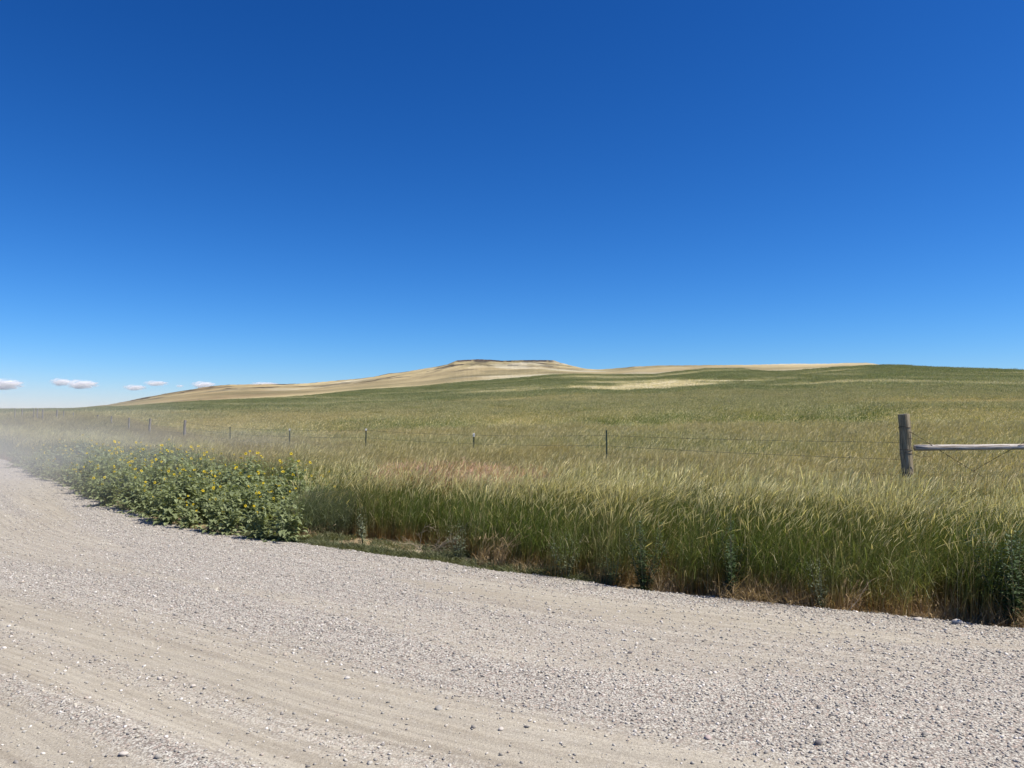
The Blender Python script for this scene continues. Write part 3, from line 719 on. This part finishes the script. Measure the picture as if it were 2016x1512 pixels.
def log_mesh(h, r, seed, n=14, seg=8, taper=.95):
    g = np.random.default_rng(seed); m = MB(); pts = [np.array([.006 * math.sin(k * 1.7 + seed), .006 * math.cos(k * 2.1), h * k / seg]) for k in range(seg + 1)]
    rad = [r * (1 - (1 - taper) * k / seg) * g.uniform(.97, 1.03) for k in range(seg + 1)]
    m.tube(pts, rad, n, cap=False)
    for i in range(len(m.v)):
        v = np.array(m.v[i]); a = math.atan2(v[1], v[0]); q = 1 + .035 * math.sin(a * 3 + seed) + .02 * math.sin(a * 7 + 2 * seed)
        m.v[i] = (v[0] * q, v[1] * q, v[2])
    top = [m.v[seg * n + k] for k in range(n)]; c0 = np.mean(top, 0) + np.array([0, 0, .004])
    return m, top, c0
for i, (px, ytop, w) in enumerate(((363, 827, .075), (295, 824, .07), (255, 822, .05), (221, 819, .05), (193, 817, .07), (144, 812, .05), (127, 809, .045), (112, 807, .06), (85, 805, .06), (74, 804.5, .06), (66, 804.5, .05), (45, 804.5, .055), (31, 804, .045))):
    X, Y = fence_xy(px); zt = z_of(ytop, Y); zb = gh(X, Y) - .2
    m, top, c0 = log_mesh(zt - zb, w * .78, i)
    m.add(top + [c0], [(k, (k + 1) % len(top), len(top)) for k in range(len(top))])
    p = m.build("wooden_post", M_greywood, fence); p.location = Vector((X, Y, zb)) - root; p.rotation_euler = (rng.normal(0, .02), rng.normal(0, .02), i)
    posts.append((X, Y, zt - .1))
for j in range(4):
    drop = [0, .235, .47, .72][j]; m = MB()
    pts = [np.array([FC[0] - .08, FC[1] + .02, z_of(871, FC[1]) - [0, .29, .56, .84][j]])] + [np.array([a, b - .02, c - drop]) for a, b, c in posts]
    fine_ = []
    for a, b in zip(pts[:-1], pts[1:]):
        L = np.linalg.norm(b - a)
        for k in range(6):
            q = k / 6; fine_.append(a + (b - a) * q - np.array([0, 0, .018 * math.sin(PI * q) * L / 5]))
    fine_.append(pts[-1]); m.tube(fine_, .0028, 4)
    for a, b in zip(fine_[:30:1], fine_[1:31]):                            # barbs on the nearer spans
        for q in np.arange(0, 1, .13 / max(.2, np.linalg.norm(b - a))):
            c0 = a + (b - a) * q; d = np.array([rng.normal(), rng.normal(), rng.normal()]); d /= np.linalg.norm(d)
            m.tube([c0 - d * .014, c0 + d * .014], .0014, 3)
    o = m.build("barbed_wire", M_wire, fence); o.location = -root

# ================================================================== CORNER BRACE
brace = empty("fence_brace", (FC[0], FC[1], 0))
tag(brace, "thick weathered corner post braced with a bleached horizontal rail and twisted wires", "fence brace")
bl = Vector(brace.location)
zb = gh(*FC) - .1; h = z_of(815, FC[1]) - zb
m, top, c0 = log_mesh(h, .098, 3, 18, 12, .93)
cp = m.build("corner_post", M_post, brace, True); cp.location = (0, 0, zb); cp.rotation_euler = (.01, -.045, 0)
# keep the top where the photo has it
cp.location.x = .06 - .0
m2 = MB(); m2.add(top + [c0], [(k, (k + 1) % len(top), len(top)) for k in range(len(top))]); m2.build("post_top", M_postend, cp)
for wz in (h - .22, h - .60, h - .66, h - 1.0):
    m = MB(); m.tube([np.array([.098 * math.cos(a), .098 * math.sin(a), wz + .012 * math.sin(a * 2)]) for a in np.linspace(0, 2 * PI, 17)], .004, 5, cap=False); m.build("wire_wrap", M_rustwire, cp)
X2 = px_x(2062, FC[1] - .1); L = X2 - FC[0]
m, top, c0 = log_mesh(h - .1, .09, 8, 16, 10, .95)
fp = m.build("brace_post", M_post, brace, True); fp.location = (L, -.05, zb); fp.rotation_euler = (0, .01, 0)
m = MB(); m.add(top + [c0], [(k, (k + 1) % len(top), len(top)) for k in range(len(top))]); m.build("post_top", M_postend, fp)
rz1, rz2 = z_of(881, FC[1]), z_of(878.5, FC[1])
m = MB(); seg = 10; rp = [np.array([.135 + (L - .225) * k / seg, -.04 - .01 * k / seg, rz1 + (rz2 - rz1) * k / seg - .004 * math.sin(PI * k / seg)]) for k in range(seg + 1)]
m.tube(rp, [.052 * (1 + .03 * math.sin(k * 2.3)) * (1 - .006 * k) for k in range(seg + 1)], 14)
m.build("rail", M_rail, brace, True)
def wire(pts, r=.0026, twist=True, name="brace_wire"):
    m = MB(); pts = [np.array(p, float) for p in pts]; out = []
    for a, b in zip(pts[:-1], pts[1:]):
        n_ = max(2, int(np.linalg.norm(b - a) / .05))
        out += [a + (b - a) * k / n_ for k in range(n_)]
    out.append(pts[-1])
    for ph in ((0, PI) if twist else (0,)):
        m.tube([p + np.array([0, math.cos(i * .9 + ph), math.sin(i * .9 + ph)]) * (r * 1.3 if twist else 0) for i, p in enumerate(out)], r, 5)
    m.build(name, M_rustwire, brace, True)
P3 = lambda px, py, dy=0.: (px_x(px, FC[1] + dy) - FC[0], dy, z_of(py, FC[1] + dy))
wire([P3(1786, 846, -.1), P3(1808, 858, -.1), P3(1832, 874, -.08), P3(1870, 898, -.07), P3(1917, 927, -.07), P3(2052, 1010, -.1)])
wire([P3(1917, 927, -.05), P3(1962, 901, -.06), P3(2000, 881, -.09), P3(2055, 850, -.12)])
wire([P3(1790, 862, -.1), P3(1815, 868, -.12), P3(1850, 878, -.11), P3(1925, 879, -.11), P3(1990, 876, -.12)], .003, False, "loose_wire")
wire([P3(1795, 878, -.1), P3(1800, 893, -.15), P3(1812, 899, -.12), P3(1835, 898, -.1)], .003, False, "loose_wire")

# ================================================================== SUNFLOWERS
M_sfleaf = leaf_mat("sunflower_leaf", (.15, .185, .085), (.32, .37, .185), .38, .4)
M_sfstem = simple("sunflower_stem", (.16, .19, .08), .7, 0, 20, (.6, .7, .6))
M_petal = leaf_mat("sunflower_petal", (.84, .66, .015), (.90, .76, .05), .35, .2)
M_disc = simple("sunflower_disc", (.075, .040, .018), .9, 0, 300, (.4, .4, .4))
def leaf(m, o, d, L, W, rv, fold=.25, notch=.12):
    d = d / np.linalg.norm(d); s_ = np.cross(d, [0, 0, 1.0]); s_ /= np.linalg.norm(s_) + 1e-9; up = np.cross(s_, d)
    pf = lambda k, w, q=0.: o + d * L * k + s_ * W * w + up * (abs(w) * W * fold - q * L)
    v = [pf(0, 0), pf(-notch * .5, .38), pf(.22, .52), pf(.6, .30), pf(1, 0, .18), pf(.6, -.30), pf(.22, -.52), pf(-notch * .5, -.38), pf(.30, 0), pf(.65, 0, .05)]
    m.add(v, [(0, 1, 2, 8), (8, 2, 3, 9), (9, 3, 4), (9, 4, 5), (8, 9, 5, 6), (0, 8, 6, 7)], (0, rv, .5))
def flower_meshes(seed, R=.030):
    g = np.random.default_rng(seed); p = MB(); n = int(g.integers(13, 18))
    for k in range(n):
        a = 2 * PI * k / n + g.normal(0, .06); d = np.array([math.cos(a), math.sin(a), g.uniform(-.05, .35)]); s_ = np.array([-math.sin(a), math.cos(a), 0])
        r0, L, w = R * .30, R * g.uniform(.85, 1.1), R * .30; rv = g.random()
        v = [d * r0 - s_ * w * .4, d * r0 + s_ * w * .4, d * (r0 + L * .5) + s_ * w * .6 + [0, 0, .003], d * (r0 + L) - [0, 0, L * .12], d * (r0 + L * .5) - s_ * w * .6 + [0, 0, .003]]
        p.add(v, [(0, 1, 2, 3, 4)], (0, rv, 1))
    c = MB(); n = 12
    rings = [(R * .42, -.002), (R * .47, .004), (R * .33, .011), (R * .1, .013)]
    v = [(r_ * math.cos(2 * PI * k / n), r_ * math.sin(2 * PI * k / n), z_) for r_, z_ in rings for k in range(n)]
    c.add(v, [(i * n + k, i * n + (k + 1) % n, (i + 1) * n + (k + 1) % n, (i + 1) * n + k) for i in range(3) for k in range(n)] + [tuple(3 * n + k for k in range(n)), tuple(k for k in range(n))[::-1]])
    return p.mesh("petals", M_petal), c.mesh("disc", M_disc)
FM = [flower_meshes(i) for i in range(4)]
def sunflower(seed, nfl, H=1.05, nleaf=190, spread=.42):
    g = np.random.default_rng(seed); st, lf = MB(), MB(); fl = []
    nb = 9; tips = []
    base = np.zeros(3)
    for b in range(nb):
        a = g.uniform(0, 2 * PI); h0 = g.uniform(.0, .35); reach = spread * g.uniform(.25, 1.0); hh = H * g.uniform(.72, 1.0)
        if b == 0: reach, hh = .05, H
        o = np.array([0, 0, h0 * H]); e_ = np.array([math.cos(a) * reach, math.sin(a) * reach, hh])
        mid = (o + e_) / 2 + np.array([math.cos(a), math.sin(a), 0]) * reach * .25
        P = [(1 - q) ** 2 * o + 2 * q * (1 - q) * mid + q * q * e_ for q in np.linspace(0, 1, 6)]
        if b == 0: P[0] = np.array([0, 0, -.08])
        st.tube(P, [.009 * (1 - .7 * q) for q in np.linspace(0, 1, 6)], 5)
        for _ in range(nleaf // nb):
            q = g.uniform(.02, .98) ** .9; i = min(4, int(q * 5)); f_ = q * 5 - i; pt = P[i] + (P[i + 1] - P[i]) * f_
            la = g.uniform(0, 2 * PI); d = np.array([math.cos(la), math.sin(la), g.uniform(-.5, .45)]); pet = g.uniform(.02, .10)
            L = g.uniform(.06, .155) * (1.15 - .5 * q)
            lf.strip([pt, pt + d * pet], [.003, .003], np.array([-d[1], d[0], 0]), [(0, .5, .5)] * 2)
            leaf(lf, pt + d * pet, d + np.array([0, 0, g.uniform(-.5, .1)]), L, L * .85, g.random())
        tips.append((P[-1], P[-1] - P[-2]))
    # low skirt of leaves down to the ground
    for _ in range(60):
        la = g.uniform(0, 2 * PI); rr = spread * g.uniform(.2, 1.0); pt = np.array([math.cos(la) * rr, math.sin(la) * rr, g.uniform(.04, .4) * H])
        d = np.array([math.cos(la), math.sin(la), g.uniform(-.5, .2)]); L = g.uniform(.09, .16)
        st.tube([np.array([0, 0, pt[2] * .5]), pt], [.004, .002], 3); leaf(lf, pt, d, L, L * .85, g.random())
    for k in range(nfl):
        P, d = tips[k % len(tips)]; d = d / np.linalg.norm(d)
        if k % 2: P = P * g.uniform(.45, .9) + g.normal(0, .05, 3); P[:2] *= 1.5; P[2] = max(P[2], .15)
        nrm = np.array([g.normal(.15, .5), g.normal(-.45, .5), g.uniform(.15, .9)]); nrm /= np.linalg.norm(nrm)
        o = P + d * .03 + np.array([g.normal(0, .02), g.normal(0, .02), .03]); st.tube([P, o], [.003, .003], 4)
        fl.append((o + nrm * .006, nrm, g.uniform(.8, 1.15), int(g.integers(0, 4))))
    return lf.mesh("foliage", M_sfleaf), st.mesh("stem", M_sfstem), fl
SF = [sunflower(20 + i, [6, 4, 7, 2, 9, 0, 5][i], H=[1.0, .95, 1.08, .9, 1.05, .85, 1.1][i]) for i in range(7)]
def plant_sunflower(v, x, y, rz, sc, label, group, keepfl=1.0):
    lfm, stm, fl = SF[v]; r_ = empty("wild_sunflower", (x, y, gh(x, y)), rz); r_.scale = (sc, sc, sc); tag(r_, label, "sunflower", group)
    link(bpy.data.objects.new("foliage", lfm), r_); link(bpy.data.objects.new("stem", stm), r_)
    R_ = Matrix.Rotation(-rz, 3, 'Z')
    for (o, nrm, s_, k) in fl:
        if rng.random() > keepfl: continue
        f_ = link(bpy.data.objects.new("flower", FM[k][0]), r_); f_.location = o; f_.scale = (s_,) * 3
        f_.rotation_euler = (R_ @ Vector(nrm)).to_track_quat('Z', 'Y').to_euler()
        link(bpy.data.objects.new("disc", FM[k][1]), f_)
# numbers of flowers shape the label; the rows are told apart by what they stand beside
cand = []
T_ = T_SUN0 + .15
while T_ < T_SUN1:
    for w in np.arange(.05, 3.4, .55):
        if w > float(sun_depth(T_)) + .1: continue
        tj, wj = T_ + rng.normal(0, .12), w + rng.normal(0, .08) - .12 * (w < .3)
        ex_, ey_, nx_, ny_ = [float(q) for q in edge_at(tj)]
        cand.append((tj, wj, ex_ - nx_ * NG * wj, ey_ - ny_ * NG * wj))
    T_ += .60 + .012 * max(0, T_ - T_SUN0) * 1.2
names_len = ["right end beside tall grass", "nearer half, thick with blooms", "farther half under thin dust", "far dusty end"]
rows = ["leafy wild sunflower in the front row by gravel, ", "wild sunflower in the middle rows, ", "wild sunflower in the back row, "]
for i, (tj, wj, x_, y_) in enumerate(cand):
    k = (tj - T_SUN0) / (T_SUN1 - T_SUN0); zone = 0 if k < .12 else 1 if k < .45 else 2 if k < .75 else 3
    row = 0 if wj < .55 else 1 if wj < 1.9 else 2
    v = int(rng.choice([0, 1, 2, 3, 5, 6]) if row == 0 else rng.integers(0, 7))
    lab = rows[row] + names_len[zone]
    plant_sunflower(v, x_, y_, rng.uniform(0, 6.28), rng.uniform(.66, 1.12) * (.78 if row == 0 else 1) * (.9 if k < .1 else 1), lab, "wild sunflowers: " + ["front row", "middle rows", "back row"][row] + [" right end", " nearer half", " farther half", " dusty end"][zone], .8)
print("sunflowers", len(cand))

# ================================================================== WEEDS, BRANCH, TUFTS, STONES
M_dweed = leaf_mat("dark_weed_leaf", (.035, .065, .022), (.08, .125, .05), .2, .35)
M_sweed = leaf_mat("sage_weed_leaf", (.18, .22, .14), (.28, .32, .22), .3, .2)
M_dwstem = simple("weed_stem", (.15, .15, .08), .8)
M_dry = simple("dry_twig", (.46, .38, .26), .85, 0, 20, (.6, .55, .5))
def weed(name, px, py, H, spread, mat, nleaf, lsize, label, cat="weed", seed=0, narrow=.35, stems=12, back=.12, group=None):
    x, y = on_ground(px, py); d_ = np.array([x, y]) / np.hypot(x, y); x, y = x + d_[0] * back, y + d_[1] * back
    g = np.random.default_rng(seed); st, lf = MB(), MB()
    for b in range(stems):
        a = g.uniform(0, 2 * PI); reach = spread * g.uniform(.2, 1); hh = H * g.uniform(.55, 1.0)
        if b == 0: reach, hh = spread * .15, H
        e_ = np.array([math.cos(a) * reach, math.sin(a) * reach, hh]); o = np.array([0, 0, -.05]); mid = e_ * .5 + np.array([math.cos(a), math.sin(a), 0]) * reach * .2
        P = [(1 - q) ** 2 * o + 2 * q * (1 - q) * mid + q * q * e_ for q in np.linspace(0, 1, 6)]
        st.tube(P, [.006 * (1 - .75 * q) for q in np.linspace(0, 1, 6)], 5)
        for _ in range(nleaf // stems):
            q = g.uniform(.05, 1); i = min(4, int(q * 5)); pt = P[i] + (P[i + 1] - P[i]) * (q * 5 - i); la = g.uniform(0, 2 * PI)
            d = np.array([math.cos(la), math.sin(la), g.uniform(-.2, .8)]); L = lsize * g.uniform(.5, 1.3) * (1.2 - .6 * q)
            pt2 = pt + d * g.uniform(0, .05)
            leaf(lf, pt2, d, L, L * narrow * 1.6, g.random(), .2, 0)
    r_ = empty(name, (x, y, gh(x, y))); tag(r_, label, cat, group)
    lf.build("foliage", mat, r_); st.build("stem", M_dwstem, r_)
weed("leafy_weed", 1268, 1160, .86, .27, M_dweed, 1100, .042, "dark green leafy weed at the gravel edge, left of the other two", seed=1)
weed("leafy_weed", 1442, 1178, .88, .32, M_dweed, 1500, .042, "tall dark green leafy weed at the gravel edge, middle of three", seed=2)
weed("leafy_weed", 1205, 1152, .40, .22, M_dweed, 500, .036, "short dark leafy weed at the foot of the tall grass beside a taller one", seed=3)
weed("leafy_weed", 1998, 1232, .95, .45, M_dweed, 1900, .05, "bushy dark green weed at the far right end of the gravel edge", seed=4)
weed("sagebrush_weed", 1112, 1142, .55, .26, M_sweed, 380, .045, "wispy grey green weed left of the dark leafy weeds at gravel edge", seed=5, narrow=.2)
weed("sagebrush_weed", 905, 1108, .50, .22, M_sweed, 300, .045, "grey green weed right of the dead branches in front of tall grass", seed=6, narrow=.2, back=.4)
weed("sagebrush_weed", 715, 1082, .62, .22, M_sweed, 220, .06, "tall thin pale weed left of the dead branches", seed=7, narrow=.18, stems=6, back=.35)
weed("sagebrush_weed", 1620, 1200, .55, .26, M_sweed, 360, .04, "grey green weed at gravel edge below the tall grass, between dark weeds and corner post", seed=8, narrow=.2)
weed("young_sunflower", 585, 1040, .75, .25, M_sfleaf, 170, .10, "young sunflower without blooms leaning out beside the tall grass right of the sunflower bank", "sunflower", seed=9, narrow=.5, back=.2)
def dead_branch(px, py, label, seed, L=.5, n=9):
    x, y = on_ground(px, py); g = np.random.default_rng(seed); m = MB()
    def grow(o, d, L_, r_, lev):
        P = [o]; 
        for k in range(5):
            d = d + g.normal(0, .22, 3) + np.array([0, 0, -.03]); d /= np.linalg.norm(d); q = P[-1] + d * L_ / 5
            q[2] = max(q[2], .006); P.append(q)
            if lev < 2 and g.random() < .75: grow(q, d + g.normal(0, .6, 3), L_ * .5, r_ * .55, lev + 1)
        m.tube(P, [r_ * (1 - .75 * k / 5) for k in range(6)], 5)
    for b in range(n):
        a = g.uniform(0, 2 * PI); grow(np.array([g.normal(0, .04), g.normal(0, .04), .02]), np.array([math.cos(a), .5 * math.sin(a), g.uniform(.05, .55)]), L * g.uniform(.5, 1), .0055, 0)
    o = m.build("dead_branch", M_dry); o.location = (x, y, gh(x, y)); tag(o, label, "branch")
dead_branch(835, 1085, "tangle of bare straw coloured dead branches on soil in front of the tall grass", 4, .55, 9)
dead_branch(1655, 1200, "thin dead twig lying at the edge of the gravel under the tall grass", 9, .38, 3)
def tuft(px, py, h, label, seed):
    x, y = on_ground(px, py); me = clump(seed, mat_litter, 60, .09, (h * .5, h), .0035, 4, .5, .08, .008, .8, .35)
    o = link(bpy.data.objects.new("dry_grass_tuft", me)); o.location = (x, y, gh(x, y) - .01); tag(o, label, "grass tuft")
tuft(978, 1116, .55, "tall pale dry grass tuft between two green weeds at the bare strip", 71)
tuft(945, 1112, .40, "shorter pale dry grass tuft left of the taller one at the bare strip", 72)
tuft(1668, 1200, .30, "bleached dry grass tuft on the gravel edge left of the corner post", 73)
M_pale = simple("pale_stone", (.56, .52, .46), .85, 0, 12, (.75, .72, .7)); M_dark = simple("dark_stone", (.17, .155, .15), .8, 0, 12, (.7, .7, .7)); M_pink = simple("pinkish_stone", (.46, .38, .35), .85, 0, 12, (.75, .72, .7))
for i, (px, py, w, mt, lab) in enumerate((
    (1808, 1217, 15, M_pale, "pale rounded stone at the grass edge, left of the slightly larger one"),
    (1884, 1222, 19, M_pale, "larger pale rounded stone at the grass edge right of a smaller one"),
    (1612, 1470, 17, M_dark, "dark grey stone on the road near the bottom right of the picture"),
    (1394, 1457, 14, M_pink, "pinkish stone lying alone on packed road near the bottom centre right"),
    (986, 1441, 11, M_pale, "small pale stone on packed road at bottom centre"),
    (243, 1493, 17, M_pale, "flat pale stone on the road at the bottom left corner"),
    (314, 1336, 11, M_pale, "small pale stone on a gravel ridge at lower left"),
    (380, 1352, 13, M_pale, "pale stone right of a smaller one on the gravel ridge at lower left"),
    (1240, 1284, 9, M_dark, "small dark stone among the pinkish gravel near the middle of the road"))):
    x, y = on_ground(px, py, .05); r_ = w / F * y / 2 * 1.1; s_, t_ = road_s(x, y)
    zz = float(road_h(s_, t_)[0]) if s_[0] > .05 else max(gh(x, y), -.02)
    o = link(bpy.data.objects.new("stone", stone_mesh(900 + i, mt, True, .62))); o.scale = (r_, r_, r_ * .9); o.location = (x, y, zz + r_ * .3); o.rotation_euler = (0, 0, i)
    tag(o, lab, "stone")

# ================================================================== CLOUDS AND DUST
def vol_mat(name, dens, col, aniso, fall, nscale, ndet, sharp, amp=1.0):
    nt = NT(name); tc = nt.n("ShaderNodeTexCoord").outputs["Object"]
    ln = nt.n("ShaderNodeVectorMath", operation='LENGTH'); nt.t.links.new(tc, ln.inputs[0])
    nf = nt.noise(nscale, tc, ndet, .6)
    a = nt.math('SUBTRACT', 1.0, ln.outputs["Value"])
    q = nt.math('ADD', a, nt.math('MULTIPLY_ADD', nf, amp, -.5 * amp))
    k = nt.ramp(q, 0.0, sharp)
    k = nt.math('POWER', k, fall)
    k = nt.math('MULTIPLY', k, nt.ramp(ln.outputs["Value"], 1.0, .8))
    pv = nt.n("ShaderNodeVolumePrincipled"); nt.set(pv.inputs["Color"], col); pv.inputs["Anisotropy"].default_value = aniso
    nt.set(pv.inputs["Density"], nt.math('MULTIPLY', k, dens))
    nt.t.links.new(pv.outputs[0], nt.out.inputs["Volume"]); return nt.m
CM = vol_mat("cloud_vapour", .012, (1, 1, 1), .0, 1.2, 2.3, 5, 1.0, 4.2)
CD = 30000.
Vc, Fc_ = icos(3)
for (x0, x1, y0, y1, lab) in ((-25, 44, 745, 768, "faint flat cloud cut off by the left edge of the picture"), (98, 140, 744, 760, "small puffy white cloud left of the longer one it touches"), (128, 192, 747, 766, "long white cloud just right of the puffy one above the fence posts"),
                              (242, 288, 757, 769, "small white cloud low over the left foot of the hill"), (283, 330, 749, 760, "thin white cloud above and right of the lowest one"), (376, 424, 750, 765, "white cloud resting on the skyline of the left hill"), (494, 548, 752, 760, "sliver of white cloud peeping over the hilltop, rightmost of all"), (345, 362, 757, 763, "tiny faint wisp of cloud between two white ones")):
    cx, cy = (x0 + x1) / 2, (y0 + y1) / 2; o = link(bpy.data.objects.new("cloud", np_mesh("cloud", Vc, Fc_, CM)))
    k = CD / F; o.location = ((cx - 1008) * k, CD, CAMH + (805 - cy) * k); o.scale = ((x1 - x0) / 2 * k * 1.12, (x1 - x0) / 2 * k * .8, (y1 - y0) / 2 * k * 1.08); o.rotation_euler = (0, 0, float(cx))
    o.rotation_euler = (0, 0, 0); tag(o, lab, "cloud")
DM = vol_mat("road_dust", .085, (.95, .93, .88), .25, 1.7, 2.2, 4, 1.0, .9)
o = link(bpy.data.objects.new("dust_cloud", np_mesh("dust_cloud", Vc, Fc_, DM)))
o.location = (-16.5, 18.5, .5); o.scale = (14.5, 16.5, 3.5); o.rotation_euler = (0, 0, math.radians(40)); tag(o, "pale dust cloud drifting low over the road and sunflowers at left", "dust", None, "stuff")
